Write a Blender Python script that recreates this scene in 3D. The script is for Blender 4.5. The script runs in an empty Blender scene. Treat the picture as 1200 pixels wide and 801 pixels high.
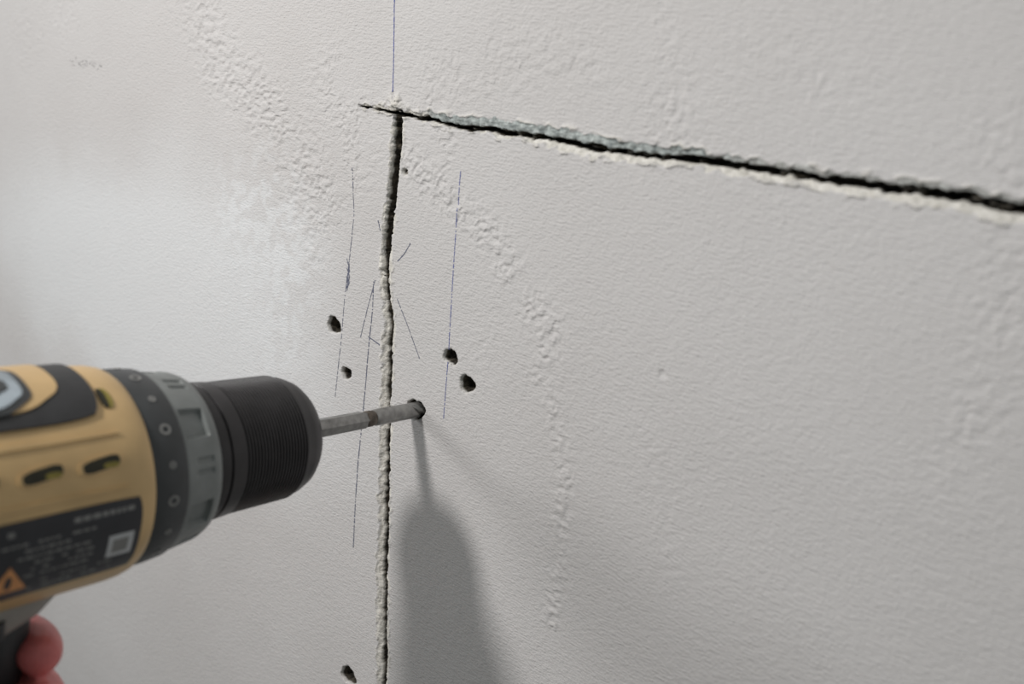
import bpy, bmesh, math, random
import numpy as np
from mathutils import Vector, Matrix

HZ = 1.30            # height of the drilled hole above the floor (m)
scene = bpy.context.scene
scene.view_settings.view_transform = 'Standard'
scene.view_settings.look = 'None'
col = scene.collection
rng = np.random.RandomState(7)
random.seed(4)

# ------------------------------------------------------------------ materials
def srgb(r, g, b):
    def c(v):
        v /= 255.
        return v/12.92 if v <= 0.04045 else ((v+0.055)/1.055)**2.4
    return (c(r), c(g), c(b), 1)

def mat(name, color, rough=0.5, metal=0.0, noise=0.0, nscale=200, bump=0.0, bscale=800, spec=0.5, coat=0.0):
    m = bpy.data.materials.new(name); m.use_nodes = True
    nt = m.node_tree; b = nt.nodes['Principled BSDF']
    b.inputs['Roughness'].default_value = rough
    b.inputs['Metallic'].default_value = metal
    b.inputs['Specular IOR Level'].default_value = spec
    b.inputs['Coat Weight'].default_value = coat
    tc = nt.nodes.new('ShaderNodeTexCoord')
    n = nt.nodes.new('ShaderNodeTexNoise'); n.inputs['Scale'].default_value = nscale; n.inputs['Detail'].default_value = 5
    nt.links.new(tc.outputs['Object'], n.inputs['Vector'])
    r = nt.nodes.new('ShaderNodeValToRGB')
    lo = tuple(max(0, c*(1-noise)) for c in color[:3])+(1,)
    hi = tuple(min(1, c*(1+noise)) for c in color[:3])+(1,)
    r.color_ramp.elements[0].position = .3; r.color_ramp.elements[0].color = lo
    r.color_ramp.elements[1].position = .7; r.color_ramp.elements[1].color = hi
    nt.links.new(n.outputs['Fac'], r.inputs['Fac'])
    nt.links.new(r.outputs['Color'], b.inputs['Base Color'])
    if bump > 0:
        n2 = nt.nodes.new('ShaderNodeTexNoise'); n2.inputs['Scale'].default_value = bscale; n2.inputs['Detail'].default_value = 3
        nt.links.new(tc.outputs['Object'], n2.inputs['Vector'])
        bp = nt.nodes.new('ShaderNodeBump'); bp.inputs['Strength'].default_value = 1; bp.inputs['Distance'].default_value = bump
        nt.links.new(n2.outputs['Fac'], bp.inputs['Height'])
        nt.links.new(bp.outputs['Normal'], b.inputs['Normal'])
    return m

M_yellow = mat('housing_tan_plastic', srgb(206,174,124), .40, noise=.09, nscale=80, bump=.00006, bscale=1500)
M_black  = mat('black_rubber', srgb(46,47,49), .5, noise=.2, bump=.0001, bscale=1200)
M_chuck  = mat('chuck_black_plastic', srgb(38,36,38), .40, noise=.3, nscale=150, bump=.00005, bscale=900)
M_gray   = mat('collar_gray_plastic', srgb(126,130,129), .45, noise=.12, nscale=140, bump=.00006, bscale=1500)
M_dgray  = mat('dark_gray_plastic', srgb(58,61,63), .45, noise=.15, nscale=140, bump=.00006, bscale=1500)
M_label  = mat('label_black', srgb(46,47,52), .3, noise=.15)
M_white  = mat('label_white', srgb(192,194,196), .5, noise=.08)
M_lgray  = mat('label_gray', srgb(132,132,130), .5, noise=.08)
M_orange = mat('label_orange', srgb(216,152,98), .5, noise=.08)
M_steel  = mat('bit_steel', srgb(146,145,143), .36, metal=.7, noise=.3, nscale=300, bump=.00008, bscale=900)
M_rust   = mat('bit_worn_band', srgb(96,88,80), .5, metal=.5, noise=.4, nscale=500)
M_silver = mat('badge_silver', srgb(170,182,190), .25, metal=.6, noise=.3, nscale=90)
M_dark   = mat('vent_dark', srgb(42,40,26), .7, noise=.2)
M_olive  = mat('vent_inner', srgb(140,128,60), .7, noise=.2)
M_rim    = mat('trigger_housing_gray', srgb(146,142,136), .5, noise=.1)
M_pencil = mat('pencil_graphite', srgb(100,104,122), .7, noise=.25, nscale=900)
M_smudge = mat('pencil_smudge', srgb(138,136,136), .8, noise=.2, nscale=900)
M_blue   = mat('pencil_blue', srgb(84,94,156), .7, noise=.2, nscale=900)
M_sleeve = mat('sleeve_cloth', srgb(52,58,70), .9, noise=.2, nscale=500, bump=.0003, bscale=1500)

def skin_mat():
    m = mat('skin', srgb(212,118,116), .42, noise=.2, nscale=70, bump=.00025, bscale=700)
    b = m.node_tree.nodes['Principled BSDF']
    b.inputs['Subsurface Weight'].default_value = .15
    b.inputs['Subsurface Radius'].default_value = (.004,.0015,.001)
    b.inputs['Subsurface Scale'].default_value = 1.0
    return m
M_skin = skin_mat()
M_nail = mat('fingernail', srgb(238,172,160), .25, noise=.05)

# ------------------------------------------------------------------ helpers
def new_obj(name, verts, faces, m, parent=None, smooth=True):
    me = bpy.data.meshes.new(name); me.from_pydata([tuple(v) for v in verts], [], faces); me.update()
    bm = bmesh.new(); bm.from_mesh(me); bmesh.ops.recalc_face_normals(bm, faces=bm.faces); bm.to_mesh(me); bm.free()
    ob = bpy.data.objects.new(name, me); col.objects.link(ob)
    ms = m if isinstance(m, list) else [m]
    for x in ms: me.materials.append(x)
    for p in me.polygons: p.use_smooth = smooth
    if parent: ob.parent = parent
    return ob

# ------------------------------------------------------------------ drywall (all numbers measured on the wall, mm from the drilled hole)
VJ = [(-24.4,121),(-24.0,117.0),(-23.1,104.8),(-23.7,87.8),(-24.1,73.9),(-24.6,59.6),(-22.6,45.7),(-19.5,31.7),(-18.4,17.1),(-17.4,-1.6),(-15.9,-20.6),(-14.7,-36.1),(-12.7,-59.7),(-10.6,-84.0),(-7.9,-108.6),(-5.8,-134.1),(20,-420)]
HJ = [(-48,117.5),(-37,117.4),(-24.4,116.9),(-7.7,116.3),(10.4,115.6),(35.3,116.1),(54.5,115.5),(72.4,115.3),(92.3,115.0),(104.6,115.2),(119.1,115.8),(132.8,115.8),(145.7,115.9),(157.9,115.9),(169.3,116.2),(180.3,116),(190.6,115.8),(200.6,114.9),(500,114),(2000,113)]
HOLES = [(-54.4,22.8,3.6,11,1),(-43.9,3.5,2.6,8,1),(16.4,27.3,3.0,9,1),(26.3,18.8,3.2,11,1),(0.3,0.2,4.0,12,1),(-28.6,-142.5,4.2,10,1),(-17.6,95.1,1.2,2.5,1),(109.8,46.8,1.3,.6,0)]

def seg(a, b, s): return list(np.arange(a, b, s))
xs = np.array([-2000,-1300,-850,-600,-500] + seg(-450,-70,.9) + seg(-70,36,.34) + seg(36,235,.5) + [240,260,300,450,800,1300,2000])
zs = np.array([-1300,-900,-650,-500] + seg(-430,-155,1.2) + seg(-155,108,.45) + seg(108,124,.25) + seg(124,185,.65) + [190,210,260,400,700,1200])
X, Z = np.meshgrid(xs, zs, indexing='xy')

def vn(X, Z, s, seed):
    t = np.random.RandomState(seed).rand(256, 256)
    sx, sz = (s if isinstance(s, tuple) else (s, s))
    u = X/sx+1000.37; v = Z/sz+1000.71
    i = np.floor(u).astype(int); j = np.floor(v).astype(int)
    fu = u-i; fv = v-j
    fu = fu*fu*(3-2*fu); fv = fv*fv*(3-2*fv)
    g = lambda a, b: t[a % 256, b % 256]
    return (g(i,j)*(1-fu)+g(i+1,j)*fu)*(1-fv)+(g(i,j+1)*(1-fu)+g(i+1,j+1)*fu)*fv
def fbm(X, Z, s, seed, o=3):
    r = 0; a = 1; t = 0
    for k in range(o):
        r = r+a*vn(X, Z, s/2**k, seed+k); t += a; a *= .5
    return r/t
def sst(a, b, x):
    t = np.clip((x-a)/(b-a), 0, 1); return t*t*(3-2*t)
def poly_dist(X, Z, pts):
    d = np.full(X.shape, 1e9)
    for (x0,z0),(x1,z1) in zip(pts[:-1], pts[1:]):
        L2 = (x1-x0)**2+(z1-z0)**2+1e-9
        t = np.clip(((X-x0)*(x1-x0)+(Z-z0)*(z1-z0))/L2, 0, 1)
        d = np.minimum(d, np.hypot(X-x0-t*(x1-x0), Z-z0-t*(z1-z0)))
    return d

Hh = (fbm(X, Z, 60, 1)-.5)*.9 + (fbm(X, Z, 9, 5)-.5)*.10
# roller / skim texture trails
TR = [([(-165,150),(-153,133),(-125,120),(-98,104),(-84,90),(-72,76)],17,1.0),
      ([(-15,100),(4.7,90),(28,79.6),(45,63.7),(60.6,51.4),(63.4,33)],7.0,.9),
      ([(63.4,33),(71.9,15.9),(77.4,-2),(78.9,-29),(80,-60)],4.8,.7),
      ([(-5,132),(30,140),(68,142)],14,.4),([(85,150),(97,139),(100,120)],11,.5),
      ([(-70,130),(-50,112),(-45,95)],13,.6),([(-80,75),(-70,50)],9,.5),
      ([(190,135),(200,110),(203,70),(200,40)],8,.4),([(105,25),(120,0),(124,-20)],9,.2),
      ([(-300,150),(-360,130)],16,.4),([(-8,128),(5,105),(-5,90)],8,.55),([(120,150),(150,140)],9,.25),([(40,60),(30,20)],9,.2)]
tex = np.zeros(X.shape)
for pts, rad, a in TR:
    tex = np.maximum(tex, a*np.exp(-(poly_dist(X, Z, pts)/rad)**2))
tn = vn(X, Z, (2.2,1.7), 31)*.6+vn(X, Z, 1.2, 33)*.4
patchy = sst(.26,.48, fbm(X, Z, 8, 40))
Hh += tex*patchy*(sst(.46,.58,tn)*.45-.28*sst(.46,.34,tn))
Hh += .05*sst(.74,.85,vn(X,Z,1.8,50))      # sparse grain all over

gyp = np.zeros(X.shape); deep = np.zeros(X.shape); torn = np.zeros(X.shape)
# vertical joint
zz = np.array([p[1] for p in VJ][::-1]); xx = np.array([p[0] for p in VJ][::-1])
cx = np.interp(Z, zz, xx)+(vn(X*0, Z, 7, 60)-.5)*.9
dx = X-cx
on = sst(119, 117.5, Z)
nz = fbm(X, Z, 2.6, 61, 3)
slot = np.interp(Z, [-430,-134,-60,-20,10,28,40,52,60,66,80,117], [1.35,1.35,1.3,1.2,1.1,1.4,1.1,.45,1.0,1.9,2.1,2.2])
shiftc = np.interp(Z, [-400,0,60,117],[.1,.2,-.4,0])
slot = slot+(fbm(X*0, Z, 3.2, 62, 3)-.5)*1.7
ad = np.abs(dx-shiftc)+(fbm(X, Z, 1.3, 66, 2)-.5)*.9
chb = np.interp(Z,[-430,-100,0,40,70,117],[3.7,3.6,3.3,3.0,3.1,2.9])
cham = chb+(nz-.5)*3.6
inside = sst(cham+.35, cham-.2, np.abs(dx))*on
Hh = Hh*(1-inside)+inside*(-.55-1.6*(1-np.clip(np.abs(dx)/3.0,0,1))+(nz-.5)*1.8)
gyp = np.maximum(gyp, inside)
rim = np.exp(-((np.abs(dx)-cham-.5)/.6)**2)*on*sst(.45,.7,vn(X,Z,(2.,3.),64))
Hh += rim*.45; gyp = np.maximum(gyp, rim*.7)
lump = np.exp(-(dx+1.6)**2/5)*np.exp(-((Z-53)/9)**2)*sst(.3,.6,nz)
Hh += lump*2.0
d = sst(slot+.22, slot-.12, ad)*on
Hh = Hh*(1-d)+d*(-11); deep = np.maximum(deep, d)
# horizontal joint
hx = np.array([p[0] for p in HJ]); hz = np.array([p[1] for p in HJ])
cz = np.interp(X, hx, hz)+(vn(X, Z*0, 9, 70)-.5)*1.1+(vn(X,Z*0,2.5,71)-.5)*.6
dz = Z-cz
on = sst(-48,-45,X)
nh = fbm(X, Z, 2.8, 72, 3)
slot = np.interp(X, [-48,-30,-24,-5,20,60,100,130,200,2000], [.25,.3,.6,.6,.8,.9,.8,.85,1.1,1.2])+(fbm(X, Z*0, 3.5, 73, 3)-.5)*np.interp(X,[-48,-20,0],[.6,.9,1.2])
lowc = np.interp(X, [-48,-25,0,40,60,90,105,120,150,200,2000],[.3,.5,1.0,1.8,3.2,3.0,2.0,3.0,3.0,3.4,4])+(nh-.5)*3.0
upc  = np.interp(X, [-48,-25,0,30,100,120,200,2000],[.6,1.6,3.4,3.8,3.4,2.2,2.4,3])+(nh-.5)*3.6
insL = sst(lowc+.3, lowc-.25, -dz)*(dz<0)*on
insU = sst(upc+.25, upc-.25, dz)*(dz>=0)*on
Hh = Hh*(1-insL)+insL*(-.4-1.7*(1-np.clip(-dz/3.2,0,1))+(nh-.5)*1.8)
Hh = Hh*(1-insU)+insU*(-.3-.7*(1-np.clip(dz/3,0,1))+(nh-.5)*1.6)
gyp = np.maximum(gyp, insL)
tz = sst(-12,-2,X)*(1-.55*sst(105,135,X))
torn = np.maximum(torn, insU*tz)
gyp = np.maximum(gyp, insU*(1-tz))
rim = (np.exp(-((dz-upc-.4)/.6)**2)+np.exp(-((-dz-lowc-.4)/.5)**2))*on*sst(.45,.7,vn(X,Z,(3.,2.),75))
Hh += rim*.7; gyp = np.maximum(gyp, rim*.7)
# crumbs bridging the gap edge
bits = sst(.60,.72, vn(X,Z,(2.2,1.4),77))*np.exp(-(dz/1.9)**2)*on
cr = np.exp(-((X+25.5)/4)**2-((Z-121)/4)**2)*sst(.4,.62,nz)
Hh += cr*1.6; gyp = np.maximum(gyp, cr)
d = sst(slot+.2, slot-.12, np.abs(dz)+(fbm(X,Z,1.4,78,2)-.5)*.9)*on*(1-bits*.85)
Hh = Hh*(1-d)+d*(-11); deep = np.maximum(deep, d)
# holes (bored a little off square, so the mouths are slightly wide)
for (hx_, hz_, r, dep, g) in HOLES:
    m = (np.abs(X-hx_)<14)&(np.abs(Z-hz_)<14)
    ang = np.arctan2(Z-hz_, X-hx_); rr = np.hypot((X-hx_)/1.22, Z-hz_)
    rv = r*(1+.08*np.sin(ang*3+hx_)+.05*np.sin(ang*7+hz_))+(nz-.5)*.7
    if g:
        ch = sst(rv+.7, rv, rr)*m; Hh = Hh-ch*.25; gyp = np.maximum(gyp, ch*.6)
        k = sst(rv+.15, rv-.35, rr)*m
        Hh = Hh*(1-k)+k*(-dep+(nz-.5)*3); deep = np.maximum(deep, k)
    else:
        k = sst(rv+.4, rv-.8, rr)*m; Hh = Hh-k*dep
# fade detail into plain flat wall outside the worked area
fade = sst(-520,-440,X)*sst(-480,-425,Z)*sst(230,188,Z)
Hh = Hh*fade
# dry filler smear (whiter)
blob = np.exp(-((((X+225)/185)**2+((Z-0)/80)**2))**1.3)
edge = fbm(X, Z, 55, 80, 4)
patch = sst(.15,.80, blob*.85+edge*.35-.08)
pt2 = np.exp(-(poly_dist(X,Z,[(-125,62),(-105,72),(-88,45),(-95,15)])/24)**2)*sst(.40,.62,fbm(X,Z,4,84,4))
patch = np.clip(patch*.9+pt2*.5,0,1)

nx, nzn = len(xs), len(zs)
co = np.empty((nzn, nx, 3)); co[...,0] = X/1000; co[...,1] = -Hh/1000; co[...,2] = Z/1000+HZ
idx = np.arange(nx*nzn).reshape(nzn, nx)
q = np.stack([idx[:-1,:-1], idx[:-1,1:], idx[1:,1:], idx[1:,:-1]], -1).reshape(-1,4)
me = bpy.data.meshes.new('wall_front')
me.vertices.add(nx*nzn); me.vertices.foreach_set('co', co.reshape(-1))
me.loops.add(q.size); me.loops.foreach_set('vertex_index', q.reshape(-1).astype(np.int32))
me.polygons.add(len(q)); me.polygons.foreach_set('loop_start', (np.arange(len(q))*4).astype(np.int32))
me.polygons.foreach_set('use_smooth', np.ones(len(q), dtype=bool))
me.update(calc_edges=True); me.validate()
for nm, arr in (('gyp',gyp),('deep',deep),('torn',torn),('smear',patch)):
    a = me.attributes.new(nm, 'FLOAT', 'POINT'); a.data.foreach_set('value', np.ascontiguousarray(arr.reshape(-1), dtype=np.float32))
wall = bpy.data.objects.new('wall_front', me); col.objects.link(wall)

def wall_material():
    m = bpy.data.materials.new('drywall'); m.use_nodes = True
    nt = m.node_tree; N = nt.nodes; L = nt.links; b = N['Principled BSDF']
    b.inputs['Roughness'].default_value = .85; b.inputs['Specular IOR Level'].default_value = .25
    tc = N.new('ShaderNodeTexCoord')
    def noise(scale, det=4, vec=None, rough=.5):
        n = N.new('ShaderNodeTexNoise'); n.inputs['Scale'].default_value = scale; n.inputs['Detail'].default_value = det; n.inputs['Roughness'].default_value = rough
        L.new(vec if vec else tc.outputs['Object'], n.inputs['Vector']); return n.outputs['Fac']
    def ramp(fac, p0, c0, p1, c1):
        r = N.new('ShaderNodeValToRGB'); r.color_ramp.elements[0].position=p0; r.color_ramp.elements[0].color=c0
        r.color_ramp.elements[1].position=p1; r.color_ramp.elements[1].color=c1; L.new(fac, r.inputs['Fac']); return r.outputs['Color']
    def mixc(fac, a, c):
        x = N.new('ShaderNodeMix'); x.data_type='RGBA'
        if isinstance(fac, float): x.inputs[0].default_value = fac
        else: L.new(fac, x.inputs[0])
        for s, v in ((6,a),(7,c)):
            if isinstance(v, tuple): x.inputs[s].default_value = v
            else: L.new(v, x.inputs[s])
        return x.outputs[2]
    def attr(n):
        a = N.new('ShaderNodeAttribute'); a.attribute_name = n; return a.outputs['Fac']
    def math_(op, a, c):
        x = N.new('ShaderNodeMath'); x.operation = op
        for i, v in enumerate((a, c)):
            if isinstance(v, float): x.inputs[i].default_value = v
            else: L.new(v, x.inputs[i])
        return x.outputs[0]
    base = ramp(noise(9,6), .3, (.600,.586,.583,1), .7, (.645,.634,.634,1))
    speck = ramp(noise(1100,2), .62, (0,0,0,1), .8, (1,1,1,1))
    base = mixc(math_('MULTIPLY', speck, .14), base, (.42,.41,.41,1))
    sm = mixc(math_('MULTIPLY', attr('smear'), .9), base, (.78,.80,.82,1))
    c = mixc(attr('gyp'), sm, ramp(noise(500,3), .3, (.58,.56,.51,1), .7, (.80,.78,.74,1)))
    c = mixc(attr('torn'), c, ramp(noise(420,3), .35, (.25,.28,.28,1), .65, (.58,.63,.62,1)))
    # gap cores and holes: dark brown, their shade painted in by depth (object-space y)
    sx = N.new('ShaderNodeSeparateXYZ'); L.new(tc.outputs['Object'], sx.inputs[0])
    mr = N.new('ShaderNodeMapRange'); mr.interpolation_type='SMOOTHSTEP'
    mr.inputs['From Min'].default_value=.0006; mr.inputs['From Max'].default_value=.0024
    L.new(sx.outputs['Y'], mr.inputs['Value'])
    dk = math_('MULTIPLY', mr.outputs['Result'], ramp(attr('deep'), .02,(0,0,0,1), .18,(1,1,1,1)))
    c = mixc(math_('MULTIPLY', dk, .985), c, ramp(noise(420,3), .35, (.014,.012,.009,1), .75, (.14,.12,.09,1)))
    L.new(c, b.inputs['Base Color'])
    mp = N.new('ShaderNodeMapping'); mp.inputs['Scale'].default_value = (.28,1,1); mp.inputs['Rotation'].default_value=(0,.03,0)
    L.new(tc.outputs['Object'], mp.inputs['Vector'])
    h = math_('ADD', math_('MULTIPLY', noise(1150,2), .8), math_('MULTIPLY', noise(1250,2,mp.outputs['Vector']), 1.0))
    h = math_('ADD', h, math_('MULTIPLY', noise(330,3), .6))
    bp = N.new('ShaderNodeBump'); bp.inputs['Strength'].default_value = 1.0; bp.inputs['Distance'].default_value = .00036
    L.new(h, bp.inputs['Height']); L.new(bp.outputs['Normal'], b.inputs['Normal'])
    return m
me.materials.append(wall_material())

# ------------------------------------------------------------------ floor
M_floor = mat('concrete_floor', srgb(128,124,118), .9, noise=.15, nscale=6, bump=.001, bscale=60)
new_obj('floor', [(-2,-3,0),(2,-3,0),(2,.02,0),(-2,.02,0),(-2,-3,-.05),(2,-3,-.05),(2,.02,-.05),(-2,.02,-.05)],
        [(0,1,2,3),(4,7,6,5),(0,4,5,1),(1,5,6,2),(2,6,7,3),(3,7,4,0)], M_floor, smooth=False)

# ------------------------------------------------------------------ pencil marks drawn on the board
def surf_h(x, z):
    i = min(max(np.searchsorted(xs, x)-1,0),nx-2); j = min(max(np.searchsorted(zs, z)-1,0),nzn-2)
    return float(Hh[j:j+2, i:i+2].max())
def marks(name, lines, m):
    V=[]; Fc=[]
    for pts, w, brk in lines:
        run = []
        for (a, c) in zip(pts[:-1], pts[1:]):
            L_ = math.hypot(c[0]-a[0], c[1]-a[1]); n = max(2, int(L_/.6))
            for k in range(n): run.append((a[0]+(c[0]-a[0])*k/n, a[1]+(c[1]-a[1])*k/n))
        run.append(pts[-1])
        prev = None
        for k, (x, z) in enumerate(run):
            k2 = min(k+1, len(run)-1); k1 = max(k-1,0)
            tx, tz = run[k2][0]-run[k1][0], run[k2][1]-run[k1][1]; l = math.hypot(tx,tz)+1e-9
            ox, oz = -tz/l, tx/l
            jx = random.uniform(-.06,.06); ww = w*random.uniform(.6,1.2)/2
            h = surf_h(x, z)+.05
            if h < -.8: prev=None; continue
            i0 = len(V)
            V += [((x+jx+ox*ww)/1000, -h/1000, (z+oz*ww)/1000+HZ), ((x+jx-ox*ww)/1000, -h/1000, (z-oz*ww)/1000+HZ)]
            if prev is not None and random.random() > brk: Fc.append((prev, prev+1, i0+1, i0))
            prev = i0
    return new_obj(name, V, Fc, m, smooth=False)
P1=[(-48.7,93),(-45.8,73.8),(-46.7,55.3),(-48.2,36.2),(-48.7,16.8),(-50.3,-9.6)]
P3=[(-30.6,47.8),(-30.0,36),(-30.6,21.4),(-31,-1.8),(-32.2,-34.3),(-31.5,-76.5)]
scr=[(-48.5,54),(-46.0,49),(-48.0,46),(-45.6,44),(-47.6,41),(-46.5,52),(-47,40),(-45.8,47),(-48.2,50)]
marks('pencil_marks', [(P1,.42,.2),(P3,.6,.08),([(-30.8,73.4),(-28.3,69.6)],.6,0),([(-17.4,58.9),(-14,62.5),(-10.9,67.5)],.5,0),
      ([(-15.7,43.6),(-8.6,34.4),(-0.1,22.1)],.42,.08),([(-29.7,48.5),(-33.6,33.9),(-36.2,21.9)],.42,.08),([(-31.4,23.5),(-23.7,21.7)],.55,0),(scr,.5,.05)], M_pencil)
marks('pencil_smudge', [([(-300,121),(-285,119),(-272,121.5),(-260,119.5)],.7,.6),([(-296,118),(-280,122),(-265,118)],.6,.6),([(-292,123),(-284,117.5),(-275,120)],.6,.6)], M_smudge)
marks('blue_guide_line', [([(-30.9,175),(-30.7,159.2),(-27.9,125)],.5,.0),([(12.5,99.5),(13.2,76.9),(14,53.7),(15.2,29.8),(16,1.4)],.40,.1)], M_blue)

# ------------------------------------------------------------------ cordless drill (local: +Y towards wall, origin at hole, mm)
drill = bpy.data.objects.new('cordless_drill', None); col.objects.link(drill)
drill.location = (0,0,HZ); drill.rotation_euler = (math.radians(-3.3),0,math.radians(0))
SH = 7.5      # mm of extra bit showing between chuck and board

def revolve(name, prof, m, seg_=128, rfun=None, parent=drill, caps=True, smooth=True, sh=None):
    V=[]; Fc=[]; sh = SH if sh is None else sh
    for (d_, r) in prof:
        for k in range(seg_):
            a = 2*math.pi*k/seg_
            rr = r if rfun is None else rfun(d_, r, a)
            V.append((rr*math.cos(a)/1000, -(d_+sh)/1000, rr*math.sin(a)/1000))
    for i in range(len(prof)-1):
        for k in range(seg_):
            k2=(k+1)%seg_; Fc.append((i*seg_+k, i*seg_+k2, (i+1)*seg_+k2, (i+1)*seg_+k))
    if caps: Fc.append(tuple(range(seg_))); Fc.append(tuple((len(prof)-1)*seg_+k for k in range(seg_))[::-1])
    o = new_obj(name, V, Fc, m, parent, smooth)
    if smooth:
        md = o.modifiers.new('es','EDGE_SPLIT'); md.split_angle = math.radians(38)
    return o

# bit: hex shank, ring groove, fluted shaft entering the wall
V=[];Fc=[]
hexp=[(68,3.75),(29,3.6),(27.5,3.1)]
for d_, r in hexp:
    for k in range(6):
        a=math.radians(60*k+12); V.append((r*math.cos(a)/1000,-d_/1000,r*math.sin(a)/1000))
for i in range(2):
    for k in range(6):
        k2=(k+1)%6; Fc.append((i*6+k,i*6+k2,(i+1)*6+k2,(i+1)*6+k))
new_obj('bit_hex_shank', V, Fc, M_steel, drill, smooth=False)
revolve('bit_worn_collar', [(28,3.0),(27.5,3.2),(25,3.2),(23.5,2.9),(23,2.8)], M_rust, 32, sh=0)
def flute(d_, r, a):
    ph_ = a-d_*.33
    return r*(1-.30*max(0,math.cos(2*ph_))**3) if d_<5 else r
revolve('bit_shaft', [(23.4,2.9),(22.5,3.3)]+[(22-k*.5,3.3) for k in range(62)]+[(-9.5,2.2),(-10.5,.3)], M_steel, 48, flute, sh=0)

# chuck
prof=[(60,4.2),(51.6,4.4),(51.3,7.5),(51.8,9.5),(53.2,14),(55,17.2),(57.5,19.4),(61,20.9),(64,21.5)]
d_=64.6
while d_<88:
    prof += [(d_,21.9+ (d_-64)*.012),(d_+.5,21.9+(d_-64)*.012),(d_+.7,21.45+(d_-64)*.012),(d_+.95,21.45+(d_-64)*.012)]; d_+=1.2
prof += [(88.8,22.4),(94,22.8),(94.3,22.2),(95,22.2),(95.3,23),(99.5,23.2),(101.5,22.6),(102.5,21)]
revolve('chuck_sleeve', prof, M_chuck, 160)
# clutch collar
def grip(d_, r, a):
    if 103.5<d_<112:
        s = ((math.degrees(a)+8)%60)
        if s>42: return r-1.6
        if int(s/3.5)%2==1 and 14<s<32 and d_<110: return r-.7
    return r
revolve('clutch_collar', [(99.5,21),(99.5,24.6),(100.5,26.2),(102,26.9)]+[(103+i*.5,27.2+i*.07) for i in range(19)]+[(112.6,28.6),(113.4,28.4),(113.4,22)], M_gray, 240, grip)
revolve('clutch_scale_ring', [(113,24),(113.2,28.8),(114,29.3),(119,29.8),(124,30.0),(125,29.5),(126.5,28),(127,24)], M_dgray, 128)

# housing
def rb(d_):
    return float(np.interp(d_, [123.6,124.2,125.5,128,132,150,205,216,222,225], [28,30.2,31.0,31.6,31.9,32.0,33.2,33.0,30.5,25]))
prof=[(123.8,26),(123.6,28)]+[(x,rb(x)) for x in (124.2,124.8,125.5,126.5,128,130,132)]+[(132+i*1.5,rb(132+i*1.5)) for i in range(1,50)]
prof+=[(208,32.2),(209,32.2)]
revolve('housing', prof, M_yellow, 160)
revolve('motor_end_cap', [(208.5,31),(208.6,33),(216,33),(222,30.5),(225,26),(226,20),(226,4)], M_black, 96)
def cyl_patch(name, d0, d1, a0, a1, off, m, thick=.5, rnd=0.0, skew=0.0, nseg=24, fr=rb, taper=None):
    """closed plate lying on the housing; rnd = corner rounding fraction; skew shifts angle along d"""
    nd=max(4,nseg//2); na=nseg; V=[]; Fc=[]
    for lay in (0,1):
        for i in range(nd+1):
            for j in range(na+1):
                u=i/nd*2-1; v=j/na*2-1
                if rnd>0:
                    su = 1-rnd*(abs(v)**6); sv = 1-rnd*(abs(u)**6)
                else: su=sv=1
                if taper: su *= max(.02, (1-v)/2)
                d_=(d0+d1)/2+(d1-d0)/2*u*su; a=math.radians((a0+a1)/2+(a1-a0)/2*v*sv+skew*u)
                r=fr(d_)+ (off if lay else off-thick)
                V.append((r*math.cos(a)/1000,-(d_+SH)/1000,r*math.sin(a)/1000))
    n=(nd+1)*(na+1)
    for i in range(nd):
        for j in range(na):
            p=i*(na+1)+j; Fc.append((p+n,p+1+n,p+na+2+n,p+na+1+n)); Fc.append((p,p+na+1,p+na+2,p+1))
    for i in range(nd):
        for j in (0,na):
            p=i*(na+1)+j; Fc.append((p,p+na+1,p+na+1+n,p+n))
    for j in range(na):
        for i in (0,nd):
            p=i*(na+1)+j; Fc.append((p,p+1,p+1+n,p+n))
    o=new_obj(name,V,Fc,m,drill)
    md=o.modifiers.new('es','EDGE_SPLIT'); md.split_angle=math.radians(40)
    return o
# top rubber panel with window
cyl_patch('top_panel', 135, 202, 49.5, 128, .9, M_black, 1.4, .07, nseg=40)
cyl_patch('top_panel_inset', 143, 198, 57, 121, 1.4, M_yellow, .8, .2, nseg=40)
cyl_patch('mode_window_frame', 151, 184, 56, 98, 1.8, M_dgray, .8, .25, nseg=30)
cyl_patch('mode_window', 153, 182, 59, 95, 2.2, M_silver, .8, .25, nseg=30)
cyl_patch('mode_window_shade', 156, 176, 66, 82, 2.5, M_dgray, .5, .4, nseg=20)
cyl_patch('mode_slot', 131, 134, 55, 68, .35, M_olive, .8, .3)
cyl_patch('mode_slot_shadow', 132.5, 134.2, 55, 68, .5, M_dark, .8, .3)
# vents
for i,dd in enumerate((134.5,149.5,165)):
    cyl_patch('vent_rim_%d'%(i+1), dd-1, dd+11, 23.1, 31.4, .35, M_yellow, 1, .3, skew=-1)
    cyl_patch('vent_%d'%(i+1), dd, dd+10, 24.3, 30.2, .45, M_dark, 1, .2, skew=-1)
    cyl_patch('vent_inner_%d'%(i+1), dd+.4, dd+4.5, 24.8, 27.4, .5, M_olive, .8, .3)
cyl_patch('molded_ridge', 133, 205, 40, 42.5, .5, M_yellow, 1, .3)
cyl_patch('molded_ridge_low', 133, 205, 13.5, 15.5, .5, M_yellow, 1, .3)
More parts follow.
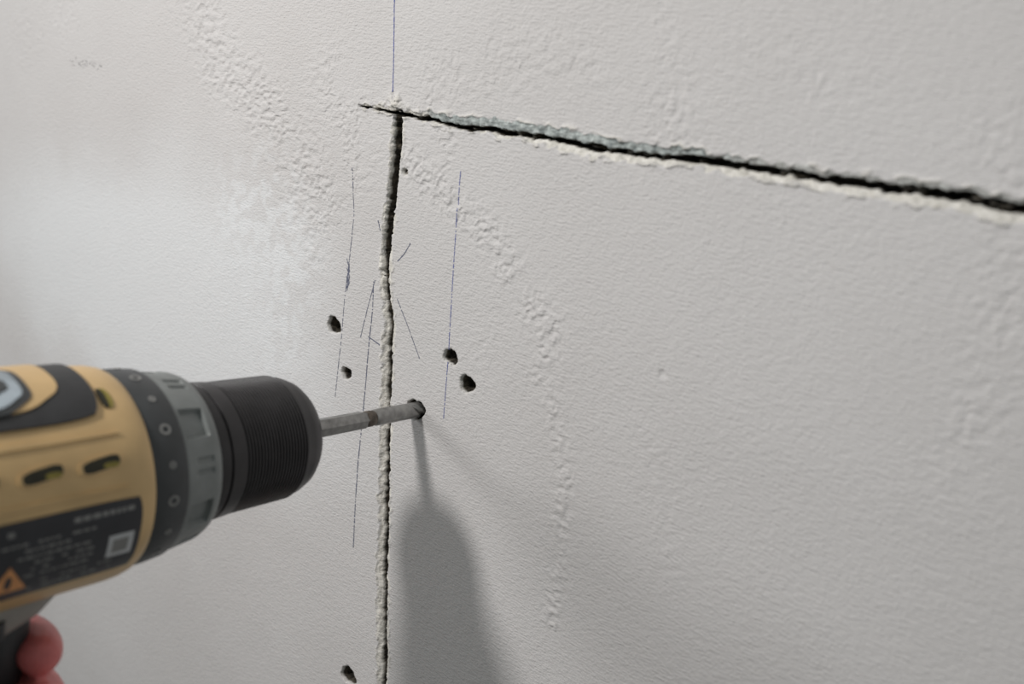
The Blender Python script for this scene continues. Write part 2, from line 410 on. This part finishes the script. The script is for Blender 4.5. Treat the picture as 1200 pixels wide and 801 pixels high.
# rating label
cyl_patch('rating_label', 129, 196, -34, 9, .35, M_label, .7, .03, nseg=40)
cyl_patch('rating_label_code', 131.0, 138, -22, -9, .45, M_white, .4)
cyl_patch('rating_label_code_core', 132.4, 136.8, -19.5, -11.5, .5, M_lgray, .4)
V=[];Fc=[]
for row,(a0,d0,d1,h) in enumerate([(5,131.5,165,2.4),(-1.5,142,168,1.2),(-5,141,160,1.2),(-8.5,141.5,163,1.2),(-12,142,158,1.2),(-15.5,142,158,1.2),(-19,143,157,1.2),(-24,132,157,1.2),(-28,134,157,1.4)]):
    d_=d0
    while d_<d1:
        w=random.uniform(.6,2.4)
        if random.random()>.25:
            b0=len(V)
            for dd,aa in ((d_,a0),(d_+w,a0),(d_+w,a0-h),(d_,a0-h)):
                r=rb(dd)+.42; a=math.radians(aa); V.append((r*math.cos(a)/1000,-(dd+SH)/1000,r*math.sin(a)/1000))
            Fc.append((b0,b0+1,b0+2,b0+3))
        d_+=w+.5
new_obj('rating_label_print', V, Fc, M_lgray, drill, smooth=False)
cyl_patch('warning_triangle', 158, 168, -27, -12, .55, M_orange, .4, 0, taper=True)
cyl_patch('warning_triangle_mark', 162.2, 163.8, -24.5, -17, .65, M_label, .3, .3)
# clutch numbers: little rings / dots
def dot(name, d_, a_deg, r, R_, m, inner=0.5):
    V=[];Fc=[];n=20
    a=math.radians(a_deg); c=Vector((R_*math.cos(a),-d_-SH,R_*math.sin(a))); t=Vector((-math.sin(a),0,math.cos(a))); ax=Vector((0,-1,0)); nn=Vector((math.cos(a),0,math.sin(a)))
    for k in range(n):
        p=2*math.pi*k/n
        for q_ in (r, r*inner): V.append((c+ax*math.cos(p)*q_+t*math.sin(p)*q_+nn*.12)/1000)
    for k in range(n):
        k2=(k+1)%n; Fc.append((2*k,2*k2,2*k2+1,2*k+1))
    return new_obj(name,V,Fc,m,drill,smooth=False)
for i,a in enumerate(range(-60,160,20)):
    dot('clutch_mark_%d'%(i+1), 118.5, a, 1.7 if i%2 else 1.1, 29.85, M_lgray, .55 if i%2 else .3)

# handle, trigger, battery via lofted sections
def loft(name, secs, m, n=48, p=2.6, parent=drill):
    V=[];Fc=[]
    for (d_, z, hx_, hy_) in secs:
        for k in range(n):
            t=2*math.pi*k/n; c=math.cos(t); s=math.sin(t)
            V.append((hx_*math.copysign(abs(c)**(2/p),c)/1000, (-d_-SH+hy_*math.copysign(abs(s)**(2/p),s))/1000, z/1000))
    for i in range(len(secs)-1):
        for k in range(n):
            k2=(k+1)%n; Fc.append((i*n+k,i*n+k2,(i+1)*n+k2,(i+1)*n+k))
    Fc.append(tuple(range(n))[::-1]); Fc.append(tuple((len(secs)-1)*n+k for k in range(n)))
    o=new_obj(name,V,Fc,m,parent)
    md=o.modifiers.new('es','EDGE_SPLIT'); md.split_angle=math.radians(50); return o
loft('trigger_housing', [(170,-22,17,35),(170,-30,16.5,34),(171,-35,15.5,30),(172,-38,14.5,24)], M_rim)
loft('grip', [(172,-34,14.5,22),(172,-42,14,19),(173,-52,14,17.5),(175,-70,15,18),(178,-90,15.5,19),(182,-108,15.5,19.5),(184,-120,18,23),(184,-126,21,28)], M_black)
loft('grip_side_inlay', [(178,-40,15.0,9),(179,-70,15.8,10),(184,-108,16.2,12),(186,-118,18.4,14)], M_rim)
loft('battery_foot', [(182,-122,21,28),(178,-130,33,46),(178,-138,36,50),(178,-142,36,50)], M_yellow, p=4)
loft('battery_pack', [(176,-141,36,51),(176,-146,37.5,54),(176,-168,37.5,54),(176,-174,35,51)], M_black, p=5)
loft('trigger', [(153,-34,6.5,8),(153,-40,7,8.5),(153,-50,7,8),(155,-60,6.5,8),(158,-65,5,6)], M_dgray, 32)
loft('direction_switch', [(160,-31,17.8,5),(160,-36,17.8,5)], M_black, 24)

# ------------------------------------------------------------------ left hand closed on the grip, index on the trigger
hand = bpy.data.objects.new('human_hand', None); col.objects.link(hand)
hand.location = drill.location; hand.rotation_euler = drill.rotation_euler
chains = [
 # index: along the left side, tip curling over the front of the trigger
 [((-14,-240,-92),13),((-24,-222,-78),11.5),((-26,-199,-67),10),((-25,-176,-60),8.8),((-21,-155,-55),8.4),((-12,-144,-52.5),7.8),((-1,-141,-51),7.4),((8,-143.5,-50),7.0),((12.5,-148,-49.5),5.8)],
 # middle: wraps the front, tip lies back along the right side
 [((-14,-240,-98),13),((-26,-224,-90),12),((-28,-200,-82),10.4),((-26,-176,-75),9.2),((-20,-153,-69),8.8),((-8,-143.5,-66.5),8.6),((7,-142,-65),8.5),((19,-149,-63.5),8.5),((24,-162,-63),8.2),((24,-172,-63),7.2)],
 [((-14,-240,-102),13),((-25,-226,-102),12),((-27,-204,-99),10.2),((-25,-180,-93),8.8),((-20,-158,-87),8.6),((-8,-148,-85),8.2),((6,-148,-84),8.2),((18,-156,-82),8.0),((23,-168,-81),7.8),((23,-178,-81),6.8)],
 [((-12,-242,-106),13),((-22,-230,-112),11.5),((-24,-208,-115),9.2),((-23,-188,-110),7.8),((-20,-168,-104),7.6),((-8,-158,-102),7.2),((4,-157,-101),7.0),((16,-163,-99),6.8),((22,-173,-98),6.6),((22,-181,-98),5.8)],
 # thumb leaves the side of the palm and closes over the right side of the grip
 [((-10,-242,-94),14),((0,-226,-74),13.5),((12,-210,-58),11.5),((22,-195,-49),9.4),((24.5,-183,-46.5),8.8),((24,-174,-46),7.2)],
 # palm mass + forearm
 [((-14,-206,-74),9),((-12,-216,-84),14),((-14,-236,-98),17),((-17,-262,-112),20),((-24,-310,-132),25),((-34,-380,-160),32),((-38,-410,-172),34)],
 [((-16,-208,-100),9),((-12,-222,-100),15),((-14,-240,-102),17)],
]
V=[];E=[];Rr=[];roots=[]
for ch in chains:
    b0=len(V); roots.append(b0)
    for i,(p,r) in enumerate(ch):
        V.append((p[0]/1000,(p[1]-SH)/1000,p[2]/1000)); Rr.append(r/1000)
        if i: E.append((b0+i-1,b0+i))
hm=bpy.data.meshes.new('hand_skin'); hm.from_pydata(V,E,[]); hm.update()
ho=bpy.data.objects.new('hand_skin',hm); col.objects.link(ho); ho.parent=hand
sk=ho.modifiers.new('skin','SKIN'); sk.use_smooth_shade=True
for i,v in enumerate(hm.skin_vertices[0].data):
    v.radius=(Rr[i],Rr[i]); v.use_root = i in roots
ss=ho.modifiers.new('sub','SUBSURF'); ss.levels=2; ss.render_levels=2
rm=ho.modifiers.new('rem','REMESH'); rm.mode='VOXEL'; rm.voxel_size=.0011; rm.use_smooth_shade=True
sm_=ho.modifiers.new('sm','SMOOTH'); sm_.iterations=3; sm_.factor=.5
hm.materials.append(M_skin)
def nail(name, c, n, along, w, l):
    c=Vector(c)-Vector((0,SH,0)); n=Vector(n).normalized(); al=Vector(along).normalized(); s=n.cross(al).normalized(); al=s.cross(n)
    V=[];Fc=[];k=10
    for i in range(k+1):
        for j in range(k+1):
            u=i/k*2-1; v=j/k*2-1
            uu=u*math.sqrt(1-v*v/2); vv=v*math.sqrt(1-u*u/2)
            V.append((c+al*(uu*l)+s*(vv*w)-n*(vv*vv*w*.45+max(0,uu)**2*.6))/1000)
    for i in range(k):
        for j in range(k):
            p=i*(k+1)+j; Fc.append((p,p+1,p+k+2,p+k+1))
    o=new_obj(name,V,Fc,M_nail,hand); md=o.modifiers.new('so','SOLIDIFY'); md.thickness=.0006
nail('thumb_nail', (31.8,-180,-45), (1,.1,.15), (0,1,0), 5.2, 6)
nail('middle_nail', (31.4,-166,-63), (1,-.05,0), (.02,-1,0), 5, 5.8)
nail('ring_nail', (30.2,-172,-81), (1,-.05,0), (.02,-1,0), 4.8, 5.4)
nail('little_nail', (28.2,-176,-98), (1,-.05,0), (.02,-1,0), 4.0, 4.6)
# sleeve
def tube(name, pts, m, parent, n=48):
    V=[];Fc=[]
    P=[Vector(p) for p,_ in pts]
    for i,(p,r) in enumerate(pts):
        t=(P[min(i+1,len(P)-1)]-P[max(i-1,0)]).normalized(); s=t.cross(Vector((0,0,1))).normalized(); u=s.cross(t)
        for k in range(n):
            a=2*math.pi*k/n; rr=r*(1+.025*math.sin(3*a+i*1.3)+.02*math.sin(5*a-i))
            V.append((P[i]+s*rr*math.cos(a)+u*rr*math.sin(a)-Vector((0,SH,0)))/1000)
    for i in range(len(pts)-1):
        for k in range(n):
            k2=(k+1)%n; Fc.append((i*n+k,i*n+k2,(i+1)*n+k2,(i+1)*n+k))
    o=new_obj(name,V,Fc,m,parent); md=o.modifiers.new('so','SOLIDIFY'); md.thickness=.002
    return o
tube('jacket_sleeve', [((-24,-312,-133),33),((-25,-316,-134.5),35),((-28,-335,-142),36),((-31,-355,-150),39),((-35,-380,-160),40),((-40,-415,-174),44),((-46,-450,-190),46),((-55,-500,-212),50)], M_sleeve, hand)

# ------------------------------------------------------------------ lights
def area(name, loc, target, power, size, color):
    l=bpy.data.lights.new(name,'AREA'); l.shape='DISK'; l.size=size; l.energy=power; l.color=color
    o=bpy.data.objects.new(name,l); col.objects.link(o); o.location=loc
    dvec=Vector(target)-Vector(loc); o.rotation_euler=dvec.to_track_quat('-Z','Y').to_euler(); return o
area('work_lamp', (-.145,-.60,HZ+.50), (0,0,HZ), 3.75, .095, (1,.962,.93))
area('window_light', (-.84,-.73,HZ+.40), (0,0,HZ), 3.0, .30, (1,.98,.96))
w=bpy.data.worlds.new('World'); scene.world=w; w.use_nodes=True
w.node_tree.nodes['Background'].inputs[0].default_value=(.93,1.0,.99,1)
w.node_tree.nodes['Background'].inputs[1].default_value=.235

# ------------------------------------------------------------------ camera
cam=bpy.data.cameras.new('Camera'); co_=bpy.data.objects.new('Camera',cam); col.objects.link(co_)
Rv=Vector((.7645215,.6349977,.1108368)); Uv=Vector((-.248714,.13196,.9595457)); Fv=Vector((-.5946833,.76116,-.258819))
mt=Matrix.Identity(4)
for i in range(3):
    mt[i][0]=Rv[i]; mt[i][1]=Uv[i]; mt[i][2]=-Fv[i]
mt[0][3]=.24351; mt[1][3]=-.25265; mt[2][3]=.12706+HZ
co_.matrix_world=mt
cam.sensor_width=36; cam.lens=31.5; cam.clip_start=.01
cam.dof.use_dof=True; cam.dof.focus_distance=.375; cam.dof.aperture_fstop=8
scene.camera=co_
